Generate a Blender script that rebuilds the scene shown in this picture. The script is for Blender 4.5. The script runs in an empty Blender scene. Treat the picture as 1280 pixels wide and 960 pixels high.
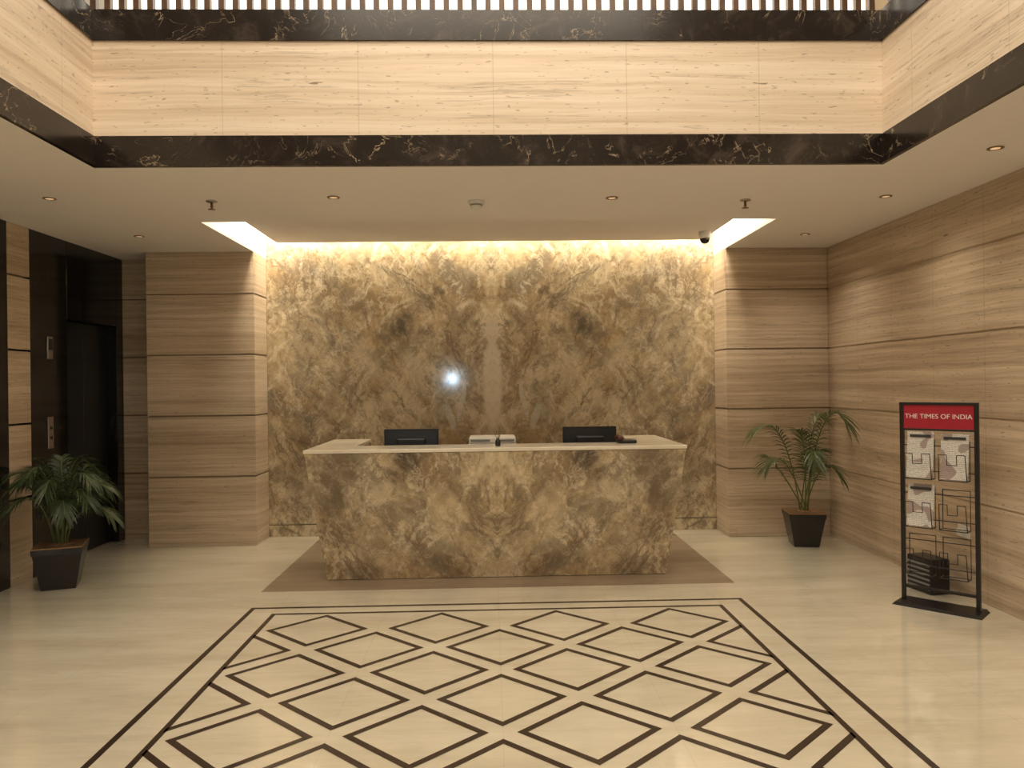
import bpy, bmesh, math, random
from mathutils import Vector, Matrix
random.seed(7)
S = bpy.context.scene
COL = S.collection
S.view_settings.view_transform = 'Standard'
S.view_settings.look = 'None'
S.view_settings.exposure = 0.0

# ------------------------------------------------------------------ helpers
def link(o, parent=None):
    COL.objects.link(o)
    if parent: o.parent = parent
    return o
def empty(name, loc=(0,0,0), rz=0):
    e = bpy.data.objects.new(name, None); e.location = loc; e.rotation_euler = (0,0,rz)
    e.empty_display_size = .1
    return link(e)
def mesh_obj(name, verts, faces, mat=None, parent=None, smooth=False):
    me = bpy.data.meshes.new(name); me.from_pydata([tuple(v) for v in verts], [], faces); me.update()
    bm = bmesh.new(); bm.from_mesh(me); bmesh.ops.recalc_face_normals(bm, faces=bm.faces); bm.to_mesh(me); bm.free()
    if mat: me.materials.append(mat)
    if smooth:
        for p in me.polygons: p.use_smooth = True
    return link(bpy.data.objects.new(name, me), parent)
def boxes(name, bl, mat, bevel=0, parent=None):
    V=[];F=[]
    for (x0,x1,y0,y1,z0,z1) in bl:
        b=len(V)
        V += [(x0,y0,z0),(x1,y0,z0),(x1,y1,z0),(x0,y1,z0),(x0,y0,z1),(x1,y0,z1),(x1,y1,z1),(x0,y1,z1)]
        F += [tuple(b+i for i in f) for f in ((0,3,2,1),(4,5,6,7),(0,1,5,4),(1,2,6,5),(2,3,7,6),(3,0,4,7))]
    o = mesh_obj(name,V,F,mat,parent)
    if bevel:
        m=o.modifiers.new('bevel','BEVEL'); m.width=bevel; m.segments=2; m.limit_method='ANGLE'
    return o
def lathe(name, prof, n, mat, loc=(0,0,0), parent=None, smooth=True, rot=0):
    V=[];F=[]
    for (r,z) in prof:
        for i in range(n):
            a=rot+2*math.pi*i/n
            V.append((loc[0]+r*math.cos(a),loc[1]+r*math.sin(a),loc[2]+z))
    for k in range(len(prof)-1):
        for i in range(n):
            j=(i+1)%n
            F.append((k*n+i,k*n+j,(k+1)*n+j,(k+1)*n+i))
    F.append(tuple(range(n))[::-1]); F.append(tuple((len(prof)-1)*n+i for i in range(n)))
    return mesh_obj(name,V,F,mat,parent,smooth)
def wires(name, polys, r, mat, parent=None, cyclic=False):
    cu=bpy.data.curves.new(name,'CURVE'); cu.dimensions='3D'; cu.bevel_depth=r; cu.bevel_resolution=2
    cu.use_fill_caps=True
    for p in polys:
        s=cu.splines.new('POLY'); s.points.add(len(p)-1)
        for i,q in enumerate(p): s.points[i].co=(*q,1)
        s.use_cyclic_u=cyclic
    cu.materials.append(mat)
    return link(bpy.data.objects.new(name,cu),parent)

# ------------------------------------------------------------------ materials
class NT:
    def __init__(s,name):
        s.m=bpy.data.materials.new(name); s.m.use_nodes=True
        s.t=s.m.node_tree; s.b=s.t.nodes['Principled BSDF']
    def n(s,t,**k):
        x=s.t.nodes.new(t)
        for a,v in k.items(): setattr(x,a,v)
        return x
    def l(s,a,b): s.t.links.new(a,b)
    def math(s,op,a,b=None,c=None,clamp=False):
        x=s.n('ShaderNodeMath',operation=op); x.use_clamp=clamp
        for i,v in enumerate((a,b,c)):
            if v is None: continue
            if isinstance(v,(int,float)): x.inputs[i].default_value=v
            else: s.l(v,x.inputs[i])
        return x.outputs[0]
    def mapping(s,vec,loc=(0,0,0),rot=(0,0,0),scale=(1,1,1),vt='POINT'):
        x=s.n('ShaderNodeMapping',vector_type=vt)
        x.inputs['Location'].default_value=loc; x.inputs['Rotation'].default_value=rot; x.inputs['Scale'].default_value=scale
        s.l(vec,x.inputs['Vector']); return x.outputs[0]
    def noise(s,vec,scale,detail=6,rough=.6,dist=0,out=0):
        x=s.n('ShaderNodeTexNoise'); x.inputs['Scale'].default_value=scale; x.inputs['Detail'].default_value=detail
        x.inputs['Roughness'].default_value=rough; x.inputs['Distortion'].default_value=dist
        s.l(vec,x.inputs['Vector']); return x.outputs[out]
    def ramp(s,f,stops):
        x=s.n('ShaderNodeValToRGB'); e=x.color_ramp.elements
        while len(e)<len(stops): e.new(.5)
        for i,(p,c) in enumerate(stops):
            e[i].position=p; e[i].color=(*c,1) if len(c)==3 else c
        s.l(f,x.inputs[0]); return x.outputs[0]
    def mr(s,v,a,b,c,d,smooth=True):
        x=s.n('ShaderNodeMapRange'); x.interpolation_type='SMOOTHSTEP' if smooth else 'LINEAR'
        s.l(v,x.inputs[0])
        for i,q in enumerate((a,b,c,d)): x.inputs[i+1].default_value=q
        return x.outputs[0]
    def mix(s,f,a,b,mode='MIX'):
        x=s.n('ShaderNodeMix',data_type='RGBA',blend_type=mode)
        for i,v in ((0,f),(6,a),(7,b)):
            if isinstance(v,(int,float)): x.inputs[i].default_value=v
            elif isinstance(v,tuple): x.inputs[i].default_value=(*v,1)
            else: s.l(v,x.inputs[i])
        return x.outputs[2]
    def obj(s): return s.n('ShaderNodeTexCoord').outputs['Object']

def plain(name,col,rough=.5,metal=0,emit=None,es=0,var=.06,scale=8):
    t=NT(name); p=t.obj(); nz=t.noise(p,scale,3)
    a=tuple(max(0,c*(1-var)) for c in col); b=tuple(min(1,c*(1+var)) for c in col)
    t.l(t.ramp(nz,[(.3,a),(.7,b)]),t.b.inputs['Base Color'])
    t.b.inputs['Roughness'].default_value=rough; t.b.inputs['Metallic'].default_value=metal
    if emit:
        t.b.inputs['Emission Color'].default_value=(*emit,1); t.b.inputs['Emission Strength'].default_value=es
    return t.m

def travertine(name,c0,c1,c2,joint=None,rough=.32,sc=(.38,.38,24),pits=True,warp=.035,streak=.45,jd=.45,ior=1.5,coat=0):
    vert=sc[2]>5
    t=NT(name); p=t.obj()
    w=t.noise(t.mapping(p,scale=(1.1,1.1,2.0)),1.0,3,.5,out=1)
    wv=t.n('ShaderNodeVectorMath',operation='MULTIPLY_ADD'); t.l(w,wv.inputs[0]); wv.inputs[1].default_value=(0,0,warp) if vert else (0,.1,0); t.l(p,wv.inputs[2])
    q=wv.outputs[0]
    n1=t.noise(t.mapping(q,scale=sc),1.0,8,.62)
    n2=t.noise(t.mapping(q,scale=(sc[0]*5,sc[1]*5,sc[2]*3.2)),1.0,6,.7)
    n0=t.noise(t.mapping(q,loc=(2,5,1),scale=(sc[0]*.8,sc[1]*.8,sc[2]*.25)),1.0,4,.5)
    f=t.math('ADD',t.math('ADD',t.math('MULTIPLY',n1,.42),t.math('MULTIPLY',n2,.28)),t.math('MULTIPLY',n0,.30))
    col=t.ramp(f,[(.38,c0),(.49,c1),(.60,c2)])
    n3=t.noise(t.mapping(q,loc=(3,1,7),scale=(sc[0]*.8,sc[1]*.8,sc[2]*.5)),1.0,8,.62)
    st=t.mr(t.math('ABSOLUTE',t.math('SUBTRACT',n3,.53)),0,.018,streak,0)
    gate=t.mr(t.noise(t.mapping(p,scale=(1.2,1.2,3)),1,2),.45,.6,0,1)
    col=t.mix(t.math('MULTIPLY',st,gate),col,tuple(v*.5 for v in c0))
    if pits:
        n4=t.noise(t.mapping(q,scale=(16,16,90) if vert else (16,90,16)),1.0,2,.5)
        col=t.mix(t.mr(n4,.66,.70,0,.55),col,tuple(v*.35 for v in c0))
        n5=t.noise(t.mapping(q,loc=(4,4,4),scale=(5,5,30)),1.0,2,.5)
        col=t.mix(t.mr(n5,.77,.79,0,.7),col,tuple(v*.2 for v in c0))
    if joint is not None:
        sx=t.n('ShaderNodeSeparateXYZ'); t.l(p,sx.inputs[0])
        for ax,sp,of in joint:
            a=t.math('ABSOLUTE',t.math('SUBTRACT',t.math('FRACT',t.math('DIVIDE',t.math('ADD',sx.outputs[ax],of+50*sp),sp)),.5))
            col=t.mix(t.mr(a,.0015/sp,.0035/sp,jd,0),col,tuple(v*.4 for v in c0))
    t.l(col,t.b.inputs['Base Color']); t.b.inputs['Roughness'].default_value=rough
    t.b.inputs['IOR'].default_value=ior
    if coat:
        t.b.inputs['Coat Weight'].default_value=coat; t.b.inputs['Coat Roughness'].default_value=.02; t.b.inputs['Coat IOR'].default_value=1.7
    if rough>.2:
        bp=t.n('ShaderNodeBump'); bp.inputs['Strength'].default_value=.06; bp.inputs['Distance'].default_value=.01
        t.l(n2,bp.inputs['Height']); t.l(bp.outputs[0],t.b.inputs['Normal'])
    return t.m

def bookmatch(name,cx,blobs,pale=(),seed=0.0,rough=.14,gain=1.0,fine=1.0,warm=(1,1,1)):
    t=NT(name); p=t.obj()
    sx=t.n('ShaderNodeSeparateXYZ'); t.l(p,sx.inputs[0])
    ax=t.math('ABSOLUTE',t.math('SUBTRACT',sx.outputs[0],cx))
    cb=t.n('ShaderNodeCombineXYZ'); t.l(ax,cb.inputs[0]); t.l(t.math('MULTIPLY',sx.outputs[1],.6),cb.inputs[1]); t.l(sx.outputs[2],cb.inputs[2])
    v=t.mapping(cb.outputs[0],loc=(seed,0,seed*.7))
    def warp(vec,scale,amt,detail=4):
        w=t.noise(vec,scale,detail,.6,out=1)
        s1=t.n('ShaderNodeVectorMath',operation='SUBTRACT'); t.l(w,s1.inputs[0]); s1.inputs[1].default_value=(.5,.5,.5)
        s2=t.n('ShaderNodeVectorMath',operation='MULTIPLY_ADD'); t.l(s1.outputs[0],s2.inputs[0]); s2.inputs[1].default_value=(amt,)*3; t.l(vec,s2.inputs[2])
        return s2.outputs[0]
    g=gain
    def C(r,gg,b): return (min(1,r*g*warm[0]),min(1,gg*g*warm[1]),min(1,b*g*warm[2]))
    def grain(vec,th,a,b): return t.mapping(vec,rot=(0,th,0),scale=(a,1,b),vt='TEXTURE')
    q=warp(v,1.8,.45,5)
    big=t.noise(grain(q,.65,.7,1.5),2.1,6,.6)
    col=t.ramp(big,[(.36,C(.25,.19,.12)),(.45,C(.40,.32,.205)),(.54,C(.53,.435,.29)),(.64,C(.68,.59,.43))])
    n1=t.noise(v,1.4,6,.6)
    col=t.mix(t.mr(n1,.48,.62,0,.45),col,C(.45,.315,.16))
    # grey-green smoke
    n3=t.noise(grain(warp(v,2.6,.4,6),.8,.5,1.5),2.8,8,.64)
    col=t.mix(t.mr(n3,.50,.60,0,.62),col,C(.24,.22,.175))
    # pale feathery crystals
    n4=t.noise(grain(warp(v,3.2,.35,6),-.55,.4,1.5),4.2*fine,9,.70)
    col=t.mix(t.mr(n4,.50,.62,0,.66),col,C(.74,.66,.50))
    n5=t.noise(grain(warp(v,3.5,.40,6),.45,.38,1.6),5.5*fine,9,.72)
    col=t.mix(t.mr(n5,.52,.62,0,.62),col,C(.17,.125,.08))
    # bold swirling streaks
    for (th,sc_,wd,st,c,o) in ((.7,1.7,.040,.70,(.14,.105,.07),3),(-.5,2.6,.030,.55,(.19,.15,.10),8),(.4,2.2,.022,.45,(.80,.72,.56),13)):
        r=t.noise(t.mapping(grain(q,th,.6,1.5),loc=(o,0,o*.6)),sc_,9,.60,.6)
        k=t.mr(t.math('ABSOLUTE',t.math('SUBTRACT',r,.5)),0,wd,st,0)
        gate=t.mr(t.noise(t.mapping(v,loc=(o,1,2)),1.8,4),.45,.60,0,1)
        col=t.mix(t.math('MULTIPLY',k,gate),col,C(*c))
    n2=t.noise(warp(v,5,.25,6),13.0,8,.75)
    col=t.mix(t.mr(n2,.50,.62,0,.35),col,C(.24,.18,.11))
    col=t.mix(t.mr(n2,.36,.46,.28,0),col,C(.76,.69,.53))
    vb=warp(warp(cb.outputs[0],2.2,.45,5),7,.18,6)
    for (bx,bz,sX,sZ,rot,st,c) in blobs:
        m=t.mapping(vb,loc=(bx,0,bz),rot=(0,rot,0),scale=(sX,10,sZ),vt='TEXTURE')
        L=t.n('ShaderNodeVectorMath',operation='LENGTH'); t.l(m,L.inputs[0])
        k=t.mr(L.outputs['Value'],.25,1.25,st,0)
        nn=t.mr(n5,.38,.56,.40,1.0)
        col=t.mix(t.math('MULTIPLY',k,nn,clamp=True),col,C(*c))
    vp=warp(cb.outputs[0],4.5,.07,6)
    for (bx,bz,sX,sZ,rot,st,c) in pale:
        m=t.mapping(vp,loc=(bx,0,bz),rot=(0,rot,0),scale=(sX,10,sZ),vt='TEXTURE')
        L=t.n('ShaderNodeVectorMath',operation='LENGTH'); t.l(m,L.inputs[0])
        kk=t.math('MULTIPLY',t.mr(L.outputs['Value'],.75,1.08,st,0),t.mr(n2,.45,.62,1.0,.7))
        col=t.mix(kk,col,C(*c))
    for i,(sc_,th,stg,c,rot) in enumerate(((1.6,.010,.45,(.13,.09,.055),.7),(3.4,.014,.30,(.15,.105,.065),-.6),(2.6,.010,.30,(.80,.74,.62),.35))):
        ve=t.n('ShaderNodeTexVoronoi',feature='DISTANCE_TO_EDGE'); ve.inputs['Scale'].default_value=sc_
        t.l(warp(warp(grain(t.mapping(v,loc=(i*3.3,0,i*1.9)),rot,.6,1.6),1.5,.55,3),7,.14,6),ve.inputs['Vector'])
        k=t.mr(ve.outputs['Distance'],0,th,stg,0)
        gate=t.mr(t.noise(t.mapping(v,loc=(i*5,2,1)),2.2,4),.46,.60,0,1)
        col=t.mix(t.math('MULTIPLY',k,gate),col,C(*c))
    t.l(col,t.b.inputs['Base Color']); t.b.inputs['Roughness'].default_value=rough
    return t.m

def darkmarble(name,base=(.020,.015,.012),vein=(.44,.34,.22),rough=.2,k1=.8):
    t=NT(name); p=t.obj()
    n=t.noise(p,4,9,.68,.8); col=t.ramp(n,[(.38,tuple(v*.6 for v in base)),(.54,base),(.72,tuple(v*3.6 for v in base))])
    for i,sc in enumerate((2.2,4.5)):
        r=t.noise(t.mapping(p,loc=(i*4,i,2)),sc,8,.55,1.2)
        k=t.mr(t.math('ABSOLUTE',t.math('SUBTRACT',r,.5)),0,.006,k1,0)
        gt=t.mr(t.noise(t.mapping(p,loc=(1,i*7,3)),3,3),.50,.64,0,1)
        col=t.mix(t.math('MULTIPLY',k,gt),col,vein)
    t.l(col,t.b.inputs['Base Color']); t.b.inputs['Roughness'].default_value=rough
    return t.m

TC=((.33,.245,.16),(.50,.39,.27),(.67,.555,.415))
FC_LIT=((.54,.42,.30),(.70,.575,.435),(.82,.71,.575))  # fascia: same travertine as the walls, atrium light put into a paler palette
M_trav_fascia=travertine('travertine_fascia_lit',*FC_LIT,joint=[(0,.84,.42)],rough=.35,sc=(.3,.3,18),warp=.06,jd=.28)
M_trav_fascia_lit_y=travertine('travertine_fascia_lit_side',*FC_LIT,joint=[(1,.84,.2)],rough=.35,sc=(.3,.3,18),warp=.06,jd=.28)
M_trav=travertine('travertine_wall',*TC)
M_trav_y=travertine('travertine_wall_side',*TC,joint=[(1,.62,0)],jd=.35)
M_groove=plain('groove_stone',(.27,.20,.13),.7)
M_groove_r=plain('groove_stone_light',(.44,.34,.23),.7)
M_floor=travertine('polished_cream_floor',(.56,.505,.38),(.64,.585,.45),(.71,.655,.52),joint=[(0,.8,.4),(1,.8,.1)],rough=.10,sc=(.9,4.5,.9),pits=False,streak=.12,jd=.14,ior=1.6,coat=.9)
M_mat=travertine('brown_floor_stone',(.21,.155,.105),(.25,.19,.13),(.29,.225,.16),rough=.11,sc=(.9,4.5,.9),pits=False,streak=.2)
M_line=plain('dark_inlay_stone',(.040,.026,.018),.15)
M_dark=darkmarble('dark_emperador_marble')
M_black=darkmarble('black_lift_marble',(.008,.007,.007),(.10,.08,.06),.12,.5)
M_ceil=plain('ceiling_paint',(.79,.74,.69),.85,var=.015)
M_back=bookmatch('bookmatched_marble_wall',-.02,
    [(.95,2.28,.42,.20,.6,.95,(.085,.075,.06)),(.60,2.55,.30,.08,1.0,.7,(.12,.09,.06)),(1.95,2.1,.28,.5,.3,.55,(.18,.155,.12)),
     (2.1,.6,.3,.6,.1,.5,(.16,.12,.085)),(.26,2.34,.10,.55,-.50,.90,(.19,.13,.07)),(.22,1.75,.07,.5,-.15,.75,(.20,.14,.08)),(1.5,1.4,.5,.2,.6,.35,(.22,.185,.14)),(.52,1.35,.12,.42,-.35,.75,(.19,.175,.14)),(1.4,2.45,.12,.4,.8,.5,(.18,.14,.09))],
    pale=[(0.0,1.60,.13,.60,0,.90,(.74,.67,.54)),(0,2.18,.09,.16,0,.88,(.68,.60,.48)),(.33,1.42,.035,.28,-.2,.75,(.62,.62,.56)),(.46,1.25,.055,.20,.3,.65,(.62,.62,.56)),(.85,1.75,.14,.30,.5,.45,(.70,.62,.46)),(1.35,1.9,.15,.3,.6,.35,(.68,.60,.45))],
    seed=2.3,rough=.08,gain=.98,warm=(1,.975,.93))
M_desk=bookmatch('bookmatched_marble_desk',0,
    [(.72,.95,.30,.13,.9,1.0,(.075,.055,.04)),(1.33,.75,.17,.50,-.25,.90,(.14,.105,.07)),(1.0,.22,.50,.10,1.2,.6,(.17,.125,.085)),(1.15,.45,.30,.12,.8,.65,(.13,.10,.065))],
    pale=[(.95,.72,.16,.09,.6,.4,(.74,.66,.50)),(.42,.55,.16,.32,.3,.40,(.70,.60,.42))],
    seed=5.1,rough=.14,gain=1.06,warm=(1,.95,.86))
M_top=travertine('cream_counter_top',(.64,.57,.44),(.74,.67,.53),(.80,.74,.61),rough=.18,sc=(1.5,1.5,6),pits=False,streak=.1)
M_plast=plain('black_plastic',(.012,.012,.013),.35)
M_screen=plain('monitor_back_grey',(.02,.022,.025),.3)
M_metal=plain('black_powder_coated_metal',(.012,.010,.010),.35)
M_white=plain('white_plastic',(.72,.70,.64),.4)
M_grey=plain('grey_plastic',(.22,.22,.22),.4)
M_steel=plain('brushed_steel',(.45,.41,.35),.3,1)
M_wood=plain('brown_slat_wood',(.10,.055,.03),.4,var=.3)
M_soil=plain('coir_soil',(.20,.11,.05),.9,var=.4,scale=40)
M_pot=plain('black_ceramic',(.010,.009,.009),.25)
M_brass=plain('bronze_ring',(.30,.18,.09),.4,.6)
M_lens=plain('downlight_lens',(.7,.5,.3),.4,emit=(1,.65,.35),es=.5)
M_led=plain('led_strip',(1,1,1),.5,emit=(1,.87,.67),es=42)
M_room_glow=plain('room_glow_sheet',(.9,.85,.7),.5,emit=(1,.93,.78),es=2.6)  # emission stands in for the lit upper room
M_blue=plain('cool_white_lamp',(1,1,1),.5,emit=(.50,.75,1.0),es=190)

# ------------------------------------------------------------------ camera
cam=bpy.data.cameras.new('camera'); cam.sensor_width=36; cam.lens=36*950/1280; cam.clip_start=.05
co=link(bpy.data.objects.new('camera',cam))
R=Matrix.Rotation(math.radians(-1.57),4,'Z')@Matrix.Rotation(math.radians(90),4,'X')@Matrix.Rotation(math.radians(-.7),4,'Z')
co.matrix_world=Matrix.Translation((-.035,0,1.6))@R
S.camera=co

# ------------------------------------------------------------------ room
ZC=2.97; XR=3.45; XL=-3.94; YB=8.2; YP=7.75; NL=-2.42; NR=2.39
OX=2.47; OY=4.76; OYF=-2.2; YF=-3.2
boxes('floor',[(-4.4,3.8,YF-.2,8.5,-.1,0)],M_floor)
def rect_ring(x,y0,y1,w):
    return [(-x,x,y1-w,y1),(-x,x,y0,y0+w),(-x,-x+w,y0+w,y1-w),(x-w,x,y0+w,y1-w)]
V=[];F=[]
def q4(a,b,c,d):
    k=len(V); V.extend([(*p,.0012) for p in (a,b,c,d)]); F.append((k,k+1,k+2,k+3))
XI=1.60;YI=5.405;YI0=.4
py=.385;px=.80
r=0
cy=YI-py+.01
while cy>YI0-py:
    xs=[-1.2,-.4,.4,1.2] if r%2==0 else [-1.6,-.8,0,.8,1.6]
    for cx in xs:
        a=.335;b=.335*py*2/px;w=.050
        ai=a-w;bi=b-w*b/a
        O=[(cx,cy+b),(cx+a,cy),(cx,cy-b),(cx-a,cy)];I=[(cx,cy+bi),(cx+ai,cy),(cx,cy-bi),(cx-ai,cy)]
        for i in range(4):
            j=(i+1)%4; q4(O[i],O[j],I[j],I[i])
    cy-=py;r+=1
me=bpy.data.meshes.new('floor_inlay_pattern'); me.from_pydata(V,[],F)
bm=bmesh.new(); bm.from_mesh(me)
for co_,no in (((XI-.02,0,0),(1,0,0)),((-XI+.02,0,0),(-1,0,0)),((0,YI0,0),(0,-1,0))):
    bmesh.ops.bisect_plane(bm,geom=bm.verts[:]+bm.edges[:]+bm.faces[:],plane_co=co_,plane_no=no,clear_outer=True)
bmesh.ops.recalc_face_normals(bm,faces=bm.faces)
for f in bm.faces:
    if f.normal.z<0: f.normal_flip()
def addq(x0,x1,y0,y1,z=.0012):
    vs=[bm.verts.new((x,y,z)) for x,y in ((x0,y0),(x1,y0),(x1,y1),(x0,y1))]; bm.faces.new(vs)
for rr in rect_ring(XI,YI0,YI,.032)+rect_ring(1.79,YI0-.17,5.56,.034): addq(*rr)
bm.to_mesh(me); bm.free(); me.materials.append(M_line)
link(bpy.data.objects.new('floor_inlay_pattern',me))
mesh_obj('floor_brown_stone',[(-1.85,5.98,.001),(1.88,5.98,.001),(1.88,YB-.02,.001),(-1.85,YB-.02,.001)],[(0,1,2,3)],M_mat)

GR=[.70,1.315,1.93,2.545]; gw=.008
rows=[]; z0=0.0
for g in GR: rows.append((z0,g-gw)); z0=g+gw
rows.append((z0,ZC))
# right wall
boxes('wall_right',[(XR+.008,XR+.25,YF,8.5,0,6.6)],M_groove_r)
boxes('wall_right_travertine_cladding',[(XR,XR+.008,YF,YB,a,b) for a,b in rows],M_trav_y,.003)
# back wall (full)
boxes('wall_back',[(XL-.3,XR+.25,YB,YB+.2,0,3.4)],M_groove)
boxes('wall_back_marble',[(NL,NR,YB-.02,YB,.13,3.33)],M_back)
boxes('baseboard_back',[(NL,NR,YB-.03,YB,0,.12)],M_back,.003)
# piers
def pier(name,x0,x1):
    e=empty(name)
    boxes('core',[(x0+.012,x1-.012,YP+.012,YB,0,ZC)],M_groove,parent=e)
    boxes('courses',[(x0,x1,YP,YB-.021,a,b) for a,b in rows],M_trav,.006,parent=e)
pier('wall_pier_left',-3.50,NL)
pier('wall_pier_right',NR,XR)
boxes('wall_back_lobby_cladding',[(XL,-3.50,YB-.02,YB,a,b) for a,b in rows],M_trav,.004)
# left wall
boxes('wall_left',[(XL-.35,XL-.15,YF,8.5,0,6.6)],M_black)
boxes('wall_left_travertine',[(XL-.15,XL,6.26,6.56,a,b) for a,b in rows]+[(XL-.15,XL,YF,4.4,a,b) for a,b in rows],M_trav_y,.005)
def portal(name,y0,y1,d0,d1):
    boxes(name,[(XL-.15,XL,y0,d0,0,ZC),(XL-.15,XL,d1,y1,0,ZC),(XL-.15,XL,d0,d1,2.25,ZC)],M_black,.004)
portal('wall_left_lift_surround',6.56,YB-.02,7.12,8.05)
portal('wall_left_lift_surround.001',4.4,6.26,4.7,5.7)
for nm,d0,d1 in (('door_1',7.12,8.05),('door_2',4.7,5.7)):
    mid=(d0+d1)/2
    boxes(nm,[(XL-.14,XL-.10,d0+.002,mid-.004,.004,2.247),(XL-.14,XL-.10,mid+.004,d1-.002,.004,2.247)],M_plast,.003)
e=empty('lift_call_panel',(XL,6.83,1.22))
boxes('plate',[(0,.012,-.04,.04,-.14,.14)],M_steel,.003,parent=e)
boxes('buttons',[(.012,.018,-.015,.015,-.06,-.03),(.012,.018,-.015,.015,.03,.06)],M_plast,.002,parent=e)
e=empty('lift_floor_indicator',(XL,6.83,1.97))
boxes('plate',[(0,.014,-.04,.04,-.10,.10)],M_steel,.003,parent=e)
boxes('display',[(.014,.017,-.028,.028,-.02,.08)],M_plast,parent=e)
# front wall (behind the viewer)
boxes('wall_front',[(XL-.35,XR+.25,YF-.2,YF,0,6.6)],M_trav)

# ceiling (lower) with recess above reception
T=.12
cl=[(XL-.2,XR+.1,OY+.001,6.36,ZC,ZC+T),(XL-.2,NL,6.36,YB,ZC,ZC+T),(NR,XR+.1,6.36,YB,ZC,ZC+T),
    (XL-.2,-OX-.001,YF,OY+.001,ZC,ZC+T),(OX+.001,XR+.1,YF,OY+.001,ZC,ZC+T),(-OX-.001,OX+.001,YF,OYF,ZC,ZC+T),
    (NL-.03,NL,6.36,YB,ZC+T,3.34),(NR,NR+.03,6.36,YB,ZC+T,3.34),(NL,NR,6.33,6.36,ZC+T,3.34),
    (NL+.17,NR-.17,6.36,7.97,3.10,3.13),(NL,NR,6.33,YB,3.34,3.38)]
boxes('ceiling',cl,M_ceil)
boxes('led_cove_strip',[(NL+.05,NR-.05,8.03,8.13,3.32,3.338),(NL+.03,NL+.12,6.45,7.95,3.32,3.338),(NR-.12,NR-.03,6.45,7.95,3.32,3.338)],M_led)

# atrium fascia
def fasc(name,z0,z1,mat_b,mat_s,o=0,th=.2):
    boxes(name,[(-OX-th,OX+th,OY-o,OY+th,z0,z1),(-OX-th,OX+th,OYF-th,OYF+o,z0,z1)],mat_b)
    boxes(name+'_sides',[(-OX-th,-OX+o,OYF+o,OY-o,z0,z1),(OX-o,OX+th,OYF+o,OY-o,z0,z1)],mat_s)
fasc('trim_1',3.0,3.16,M_dark,M_dark,.008)
fasc('trim_2',2.965,3.0,M_dark,M_dark,.028,0)
fasc('wall_upper_fascia',3.16,3.75,M_trav_fascia,M_trav_fascia_lit_y)
fasc('trim_3',3.75,3.94,M_dark,M_dark,.012)
# upper gallery
boxes('floor_upper_gallery',[(XL-.2,XR+.1,OY+.2,7.2,3.80,3.92),(XL-.2,-OX-.2,YF,OY+.2,3.80,3.92),(OX+.2,XR+.1,YF,OY+.2,3.80,3.92)],M_ceil)
boxes('wall_upper_back',[(XL-.35,XR+.25,7.2,7.4,3.4,6.6)],M_ceil)
boxes('ceiling_upper',[(XL-.35,XR+.25,YF-.2,7.4,6.6,6.7)],M_ceil)
sl=[]; x=-OX-.02
while x<OX+.03: sl.append((x-.018,x+.018,OY+.05,OY+.09,3.94,4.95)); x+=.088
y=OYF
while y<OY: 
    sl.append((-OX-.09,-OX-.05,y-.018,y+.018,3.94,4.95)); sl.append((OX+.05,OX+.09,y-.018,y+.018,3.94,4.95)); y+=.088
sl+=[(-OX-.1,OX+.1,OY+.04,OY+.10,4.95,5.0),(-OX-.1,-OX-.04,OYF,OY+.1,4.951,5.0),(OX+.04,OX+.1,OYF,OY+.1,4.951,5.0)]
boxes('slatted_balustrade',sl,M_wood)
boxes('room_glow_panel_1',[(-OX-.15,OX+.15,OY+.50,OY+.52,3.93,5.6)],M_room_glow)  # added glowing sheet, stands in for the bright room behind the slats

# ------------------------------------------------------------------ reception desk
e=empty('reception_desk')
def ring_prism(name,top,bot,z0,z1,mat,bev=.004):
    n=len(top); V=[(x,y,z0) for x,y in bot]+[(x,y,z1) for x,y in top]
    F=[tuple(range(n))[::-1],tuple(n+i for i in range(n))]+[(i,(i+1)%n,n+(i+1)%n,n+i) for i in range(n)]
    o=mesh_obj(name,V,F,mat,e)
    m=o.modifiers.new('b','BEVEL'); m.width=bev; m.segments=2; m.limit_method='ANGLE'
    return o
def U(hx,y0,y1,ix,iy): return [(-hx,y0),(hx,y0),(hx,y1),(ix,y1),(ix,iy),(-ix,iy),(-ix,y1),(-hx,y1)]
ring_prism('body',U(1.535,6.10,7.3,1.19,6.5),U(1.405,6.30,7.3,1.19,6.5),.003,1.06,M_desk)
ring_prism('counter_top',U(1.541,6.094,7.306,1.19,6.5),U(1.541,6.094,7.306,1.19,6.5),1.061,1.09,M_top)
boxes('worktop',[(-1.185,1.185,6.505,7.2,.72,.75)],M_top,.003,parent=e)
boxes('drawers',[(-1.185,-.77,6.6,7.15,.004,.718),(.77,1.185,6.6,7.15,.004,.718)],M_wood,.004,parent=e)

def monitor(x,y):
    e=empty('computer_monitor',(x,y,.752))
    boxes('panel',[(-.24,.24,-.02,.02,.15,.46)],M_screen,.008,parent=e)
    boxes('rear_housing',[(-.13,.13,-.055,-.02,.2,.38)],M_plast,.015,parent=e)
    boxes('bezel',[(-.24,.24,-.026,-.020,.445,.46),(-.24,.24,-.026,-.020,.15,.165),(-.24,-.228,-.026,-.020,.165,.445),(.228,.24,-.026,-.020,.165,.445)],M_plast,.002,parent=e)
    boxes('stand',[(-.03,.03,-.05,-.025,.01,.25)],M_plast,.004,parent=e)
    lathe('foot',[(.12,0),(.12,.01),(.1,.016)],32,M_plast,parent=e)
monitor(-.75,6.80); monitor(.84,6.80)
e=empty('desktop_printer',(-.03,6.80,.751))
boxes('body',[(-.215,.215,-.17,.19,0,.33)],M_white,.015,parent=e)
boxes('lid',[(-.205,.205,-.16,.18,.331,.385)],M_white,.012,parent=e)
boxes('slot',[(-.15,.15,-.176,-.171,.15,.19),(-.2,-.06,-.176,-.165,.29,.32)],M_grey,parent=e)
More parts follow.
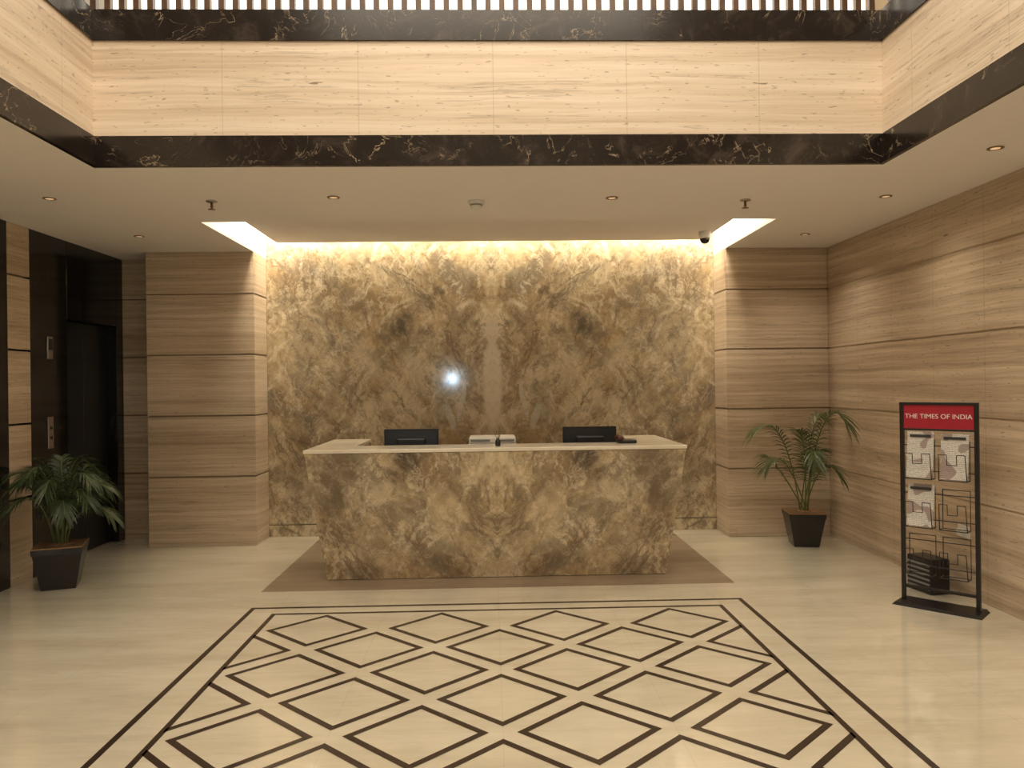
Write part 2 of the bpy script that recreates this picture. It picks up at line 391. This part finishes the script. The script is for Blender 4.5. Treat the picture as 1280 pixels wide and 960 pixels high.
boxes('scanner_seam',[(-.19,-.02,-.168,-.160,.352,.368),(.05,.19,-.168,-.160,.352,.366)],M_grey,parent=e)
e=empty('reed_diffuser',(.015,6.26,1.091))
lathe('bottle',[(.02,0),(.022,.01),(.022,.045),(.012,.055),(.012,.065)],20,M_plast,parent=e)
wires('reeds',[[(0,0,.03),(dx,dy,.125)] for dx,dy in ((-.03,0),(-.012,.02),(.008,-.01),(.028,.01),(.018,.02))],.0018,M_wood,parent=e)
e=empty('desk_telephone',(1.10,6.40,1.091))
boxes('base',[(-.08,.08,-.07,.08,0,.03)],M_plast,.01,parent=e)
boxes('handset',[(-.08,-.035,-.08,.09,.045,.065),(-.083,-.032,-.085,-.04,.028,.062),(-.083,-.032,.05,.095,.028,.062)],plain('dark_red_plastic',(.08,.012,.012),.35),.01,parent=e)

# ------------------------------------------------------------------ palms
def leafmat(name,c):
    t=NT(name); p=t.obj(); n=t.noise(p,9,3)
    t.l(t.ramp(n,[(.3,tuple(v*.55 for v in c)),(.7,tuple(v*1.4 for v in c))]),t.b.inputs['Base Color'])
    t.b.inputs['Roughness'].default_value=.4
    return t.m
M_leafA=leafmat('palm_leaf_green',(.060,.085,.022)); M_leafB=leafmat('palm_leaf_dark',(.045,.072,.026))
M_stem=plain('palm_stem',(.10,.13,.04),.5)
def sqpot(name,r,h,mat,e,rot):
    prof=[(r*.68,0),(r*.70,.012),(r*.97,h*.86),(r*1.0,h*.865),(r*1.02,h),(r*.92,h),(r*.90,h-.03)]
    o=lathe(name,[(q*1.414,z) for q,z in prof],4,mat,parent=e,smooth=False,rot=rot)
    m=o.modifiers.new('b','BEVEL'); m.width=.012; m.segments=2; m.limit_method='ANGLE'
def palm(name,loc,potR,potH,fronds,leaf,L,nl,wid,rot,xmin=-9,xmax=9):
    e=empty(name,loc)
    sqpot('pot',potR,potH,M_pot,e,rot)
    lathe('pot_rim',[(r_*1.414,z) for r_,z in ((potR*.925,potH+.001),(potR*1.015,potH+.001),(potR*1.015,potH+.010),(potR*.925,potH+.010))],4,M_brass,parent=e,smooth=False,rot=rot)
    lathe('soil',[(potR*.88,potH-.028),(potR*.85,potH-.005),(potR*.3,potH+.02)],20,M_soil,parent=e)
    V=[];F=[];st=[]
    def cl(v): return Vector((max(xmin,min(xmax,v.x)),v.y,v.z))
    for (p1,p2) in fronds:
        a=random.uniform(0,6.28); p0=Vector((.04*math.cos(a),.04*math.sin(a),potH)); p1=Vector(p1);p2=Vector(p2)
        B=lambda t:p0*(1-t)**2+p1*2*t*(1-t)+p2*t*t
        D=lambda t:((p1-p0)*2*(1-t)+(p2-p1)*2*t).normalized()
        st.append([tuple(B(i/14)) for i in range(15)])
        n=nl
        for i in range(n):
            t=.28+.72*i/(n-1); c=B(t); d=D(t)
            side=d.cross(Vector((0,0,1)))
            if side.length<.05: side=Vector((1,0,0))
            side.normalize(); up=side.cross(d)
            u=(t-.28)/.72
            ll=L*(.45+.75*math.sin(math.pi*(.15+.75*u)))*random.uniform(.85,1.1)
            for s in (-1,1):
                dirv=(d*(.65+.6*u)+side*s*(1-.4*u)+up*.22+Vector((random.uniform(-.12,.12),random.uniform(-.12,.12),random.uniform(-.12,.05)))).normalized()
                wv=d.cross(dirv).cross(dirv).normalized()*wid
                k=len(V); segs=5
                for j in range(segs+1):
                    v=j/segs
                    pc=c+dirv*ll*v+Vector((0,0,-1))*ll*.48*v*v
                    ww=wv*(math.sin(math.pi*min(1,.12+.86*v))*.95+.05)
                    if j==segs: ww=wv*.05
                    V+= [cl(pc-ww),cl(pc+ww)]
                for j in range(segs): F.append((k+2*j,k+2*j+1,k+2*j+3,k+2*j+2))
    mesh_obj('fronds',V,F,leaf,e)
    wires('stems',st,.006,M_stem,parent=e)
fr=[((-.22,-.1,1.45),(-.54,-.1,1.08)),((.1,-.25,1.66),(.24,-.45,1.17)),((-.25,-.15,1.05),(-.42,-.2,.80)),((.03,-.05,1.1),(-.10,-.1,1.12)),
    ((.1,-.2,1.0),(.22,-.3,.70)),((-.05,-.3,1.2),(-.08,-.5,.85)),((.12,.05,1.35),(.22,.05,1.24)),((-.3,0,.9),(-.36,.05,.85)),((0,-.2,.95),(.02,-.35,.95))]
palm('potted_palm',(2.99,7.32,.001),.168,.32,fr,M_leafA,.19,26,.0062,math.radians(45-9),xmax=.40)
fr=[]
for i in range(20):
    a=2*math.pi*i/20+random.uniform(-.2,.2); rr=random.uniform(.22,.42); h=random.uniform(.55,1.0)
    fr.append(((math.cos(a)*rr*.45,math.sin(a)*rr*.45,h+.25),(math.cos(a)*rr,math.sin(a)*rr,h-.05)))
fr+=[((.2,-.05,1.0),(.46,-.1,.78)),((.2,.05,.8),(.42,0,.55))]
for a in (0,2,4): fr.append(((.05*math.cos(a),.05*math.sin(a),1.0),(.15*math.cos(a),.15*math.sin(a),1.04)))
palm('potted_palm',(-3.55,6.28,.001),.178,.335,fr,M_leafB,.15,24,.0055,math.radians(45+20),xmin=-.37)

# ------------------------------------------------------------------ newspaper stand
e=empty('newspaper_stand',(3.08,5.22,.001),math.radians(-46))
hw=.235
boxes('posts',[(-hw-.014,-hw+.014,-.014,.014,.02,1.43),(hw-.014,hw+.014,-.014,.014,.02,1.43),(-hw+.014,hw-.014,-.012,.012,.11,.13)],M_metal,.004,parent=e)
mesh_obj('base_plate',[(x,y,z) for z,k in ((0,1),(.022,.93)) for x,y in ((-.28*k,-.12*k),(.28*k,-.12*k),(.28*k,.10*k),(-.28*k,.10*k))],[(0,1,2,3),(4,5,6,7),(0,1,5,4),(1,2,6,5),(2,3,7,6),(3,0,4,7)],M_metal,e)
M_red=plain('red_sign_panel',(.36,.012,.030),.45)
boxes('header_frame',[(-hw-.014,hw+.014,-.018,.018,1.415,1.435),(-hw,hw,-.010,.010,1.235,1.25)],M_metal,.003,parent=e)
boxes('header_sign',[(-hw+.014,hw-.014,-.008,.008,1.25,1.415)],M_red,parent=e)
tx=bpy.data.curves.new('header_text','FONT'); tx.body='THE TIMES OF INDIA'; tx.size=.046; tx.align_x='CENTER'; tx.align_y='CENTER'; tx.extrude=.0008
tx.materials.append(plain('sign_white',(.80,.74,.68),.5))
to=link(bpy.data.objects.new('header_text',tx),e); to.location=(0,-.0095,1.335); to.rotation_euler=(math.pi/2,0,0)
W=[]
for zt in (1.17,.83,.50):
    for cx in (-.108,.108):
        a=.085
        zb=zt-.27
        W.append([(cx-a,-.004,zt),(cx+a,-.004,zt),(cx+a,-.004,zb),(cx-a,-.004,zb),(cx-a,-.004,zt)])
        zf=zt-.09
        W.append([(cx-a,-.004,zb),(cx-a,-.085,zb),(cx-a*.95,-.11,zf),(cx-.03,-.11,zf),(cx-.03,-.105,zf-.07),(cx+.03,-.105,zf-.07),(cx+.03,-.11,zf),(cx+a*.95,-.11,zf),(cx+a,-.085,zb),(cx+a,-.004,zb)])
        W.append([(cx-a,-.085,zb),(cx+a,-.085,zb)])
    W.append([(-hw,0,zt-.04),(hw,0,zt-.04)])
    W.append([(-hw,0,zt-.22),(hw,0,zt-.22)])
wires('wire_racks',W,.0036,M_metal,parent=e)
def papermat():
    t=NT('newsprint'); p=t.obj()
    sx=t.n('ShaderNodeSeparateXYZ'); t.l(p,sx.inputs[0])
    ln=t.math('FRACT',t.math('MULTIPLY',sx.outputs[2],110))
    wd=t.noise(t.mapping(p,scale=(160,1,110)),1,1)
    k=t.math('MULTIPLY',t.mr(ln,.45,.55,0,1),t.mr(wd,.4,.5,0,.65))
    col=t.mix(k,(.68,.65,.59),(.14,.13,.12))
    ph=t.noise(t.mapping(p,scale=(9,1,9)),1,0)
    col=t.mix(t.mr(ph,.56,.58,0,.75,False),col,(.25,.17,.15))
    t.l(col,t.b.inputs['Base Color']); t.b.inputs['Roughness'].default_value=.8
    return t.m
M_news=papermat(); M_mast=plain('masthead_ink',(.03,.03,.03),.7)
def paper(cx,zt,h,wd=.17):
    zb=zt-.262; y0=-.075; y1=-.018
    V=[];n=6
    for j in range(n+1):
        v=j/n; y=y0+(y1-y0)*v**.7; z=zb+h*v
        V+=[(cx-wd/2,y,z),(cx+wd/2,y,z)]
    m=len(V); V+=[(x,y+.012,z) for x,y,z in V]
    F=[(2*j,2*j+1,2*j+3,2*j+2) for j in range(n)]+[(m+2*j,m+2*j+2,m+2*j+3,m+2*j+1) for j in range(n)]
    F+=[(2*j,2*j+2,m+2*j+2,m+2*j) for j in range(n)]+[(2*j+1,m+2*j+1,m+2*j+3,2*j+3) for j in range(n)]+[(0,m,m+1,1),(2*n,2*n+1,m+2*n+1,m+2*n)]
    mesh_obj('newspaper',V,F,M_news,e)
    boxes('masthead',[(cx-wd*.4,cx+wd*.4,y1-.012,y1-.009,zb+h-.038,zb+h-.02)],M_mast,parent=e)
paper(-.108,1.17,.32); paper(.108,1.17,.31); paper(-.108,.83,.29)
e=empty('floor_speaker_box',(3.25,5.66,.001),math.radians(-80))
boxes('cabinet',[(-.13,.13,-.08,.08,0,.26)],M_plast,.012,parent=e)
boxes('louvres',[(-.115,.115,-.088,-.08,.03+.035*i,.045+.035*i) for i in range(6)],M_grey,.002,parent=e)
e=empty('wall_socket',(XR,5.52,.47))
boxes('plate',[(-.012,0,-.07,.07,-.045,.045)],M_white,.004,parent=e)
boxes('plug',[(-.05,-.012,-.03,.03,-.03,.025)],M_white,.008,parent=e)

# ------------------------------------------------------------------ ceiling fittings
DL=((-1.16,5.54),(.875,5.6),(-3.18,5.53),(2.93,5.6),(2.98,4.44),(-3.18,6.92),(2.92,7.04),(-3.2,3.6),(-3.2,1.2),(3.01,1.8))
for (x,y) in DL:
    e=empty('recessed_downlight',(x,y,ZC))
    lathe('ring',[(.042,-.001),(.046,-.005),(.034,-.007),(.028,-.003)],28,M_brass,parent=e)
    lathe('lens',[(.027,-.005),(.027,-.0035)],24,M_lens,parent=e)
for (x,y) in ((-2.07,5.64),(1.90,5.69)):
    e=empty('ceiling_sprinkler',(x,y,ZC))
    lathe('escutcheon',[(.04,0),(.038,-.008),(.012,-.012)],24,M_steel,parent=e)
    lathe('stem',[(.009,-.012),(.009,-.04),(.014,-.042),(.006,-.05),(.006,-.06)],12,M_brass,parent=e)
    lathe('deflector',[(.026,-.060),(.026,-.063)],16,M_brass,parent=e)
e=empty('smoke_detector',(-.13,5.69,ZC))
lathe('base',[(.062,0),(.062,-.014),(.055,-.022)],32,M_white,parent=e)
lathe('sensor',[(.046,-.022),(.044,-.045),(.028,-.060),(.01,-.062)],32,M_white,parent=e)
lathe('vent',[(.0475,-.028),(.0465,-.036)],32,M_grey,parent=e)
e=empty('dome_security_camera',(2.12,7.55,3.10))
lathe('mount',[(.06,0),(.06,-.06),(.055,-.07)],32,M_white,parent=e)
lathe('dome',[(.048,-.07),(.047,-.085),(.038,-.105),(.02,-.117),(.006,-.12)],32,M_plast,parent=e)
# lamp on the wall behind the viewer (seen only as a reflection in the marble)
e=empty('wall_lamp',(-1.03,YF,1.76))
lathe('mount',[(.06,-.01),(.06,.01)],24,M_steel,parent=e)
bm=bmesh.new(); bmesh.ops.create_uvsphere(bm,u_segments=20,v_segments=12,radius=.08); me=bpy.data.meshes.new('globe'); bm.to_mesh(me); bm.free()
me.materials.append(M_blue); g=link(bpy.data.objects.new('globe',me),e); g.location=(0,.09,0)

# ------------------------------------------------------------------ lights
def area(name,loc,sx,sy,p,col,rot=(0,0,0)):
    l=bpy.data.lights.new(name,'AREA'); l.shape='RECTANGLE'; l.size=sx; l.size_y=sy; l.energy=p; l.color=col
    o=link(bpy.data.objects.new(name,l)); o.location=loc; o.rotation_euler=rot; return o
WARM=(1,.865,.69)
area('atrium_ceiling_light',(0,1.6,6.4),4.2,5.0,385,WARM)
def spot(loc,p,tgt,ang=110,col=WARM):
    l=bpy.data.lights.new('downlight_beam','SPOT'); l.energy=p; l.color=col; l.spot_size=math.radians(ang); l.spot_blend=.9; l.shadow_soft_size=.06
    o=link(bpy.data.objects.new('downlight_beam',l)); o.location=loc
    o.rotation_euler=(Vector(tgt)-Vector(loc)).to_track_quat('-Z','Y').to_euler()
for (x,y) in DL:
    spot((x,y,ZC-.03),12 if x<-2 else (34 if abs(x)<2 else 24),(x,y,0),130)
w=bpy.data.worlds.new('world'); S.world=w; w.use_nodes=True
w.node_tree.nodes['Background'].inputs[0].default_value=(1,.85,.65,1); w.node_tree.nodes['Background'].inputs[1].default_value=.1
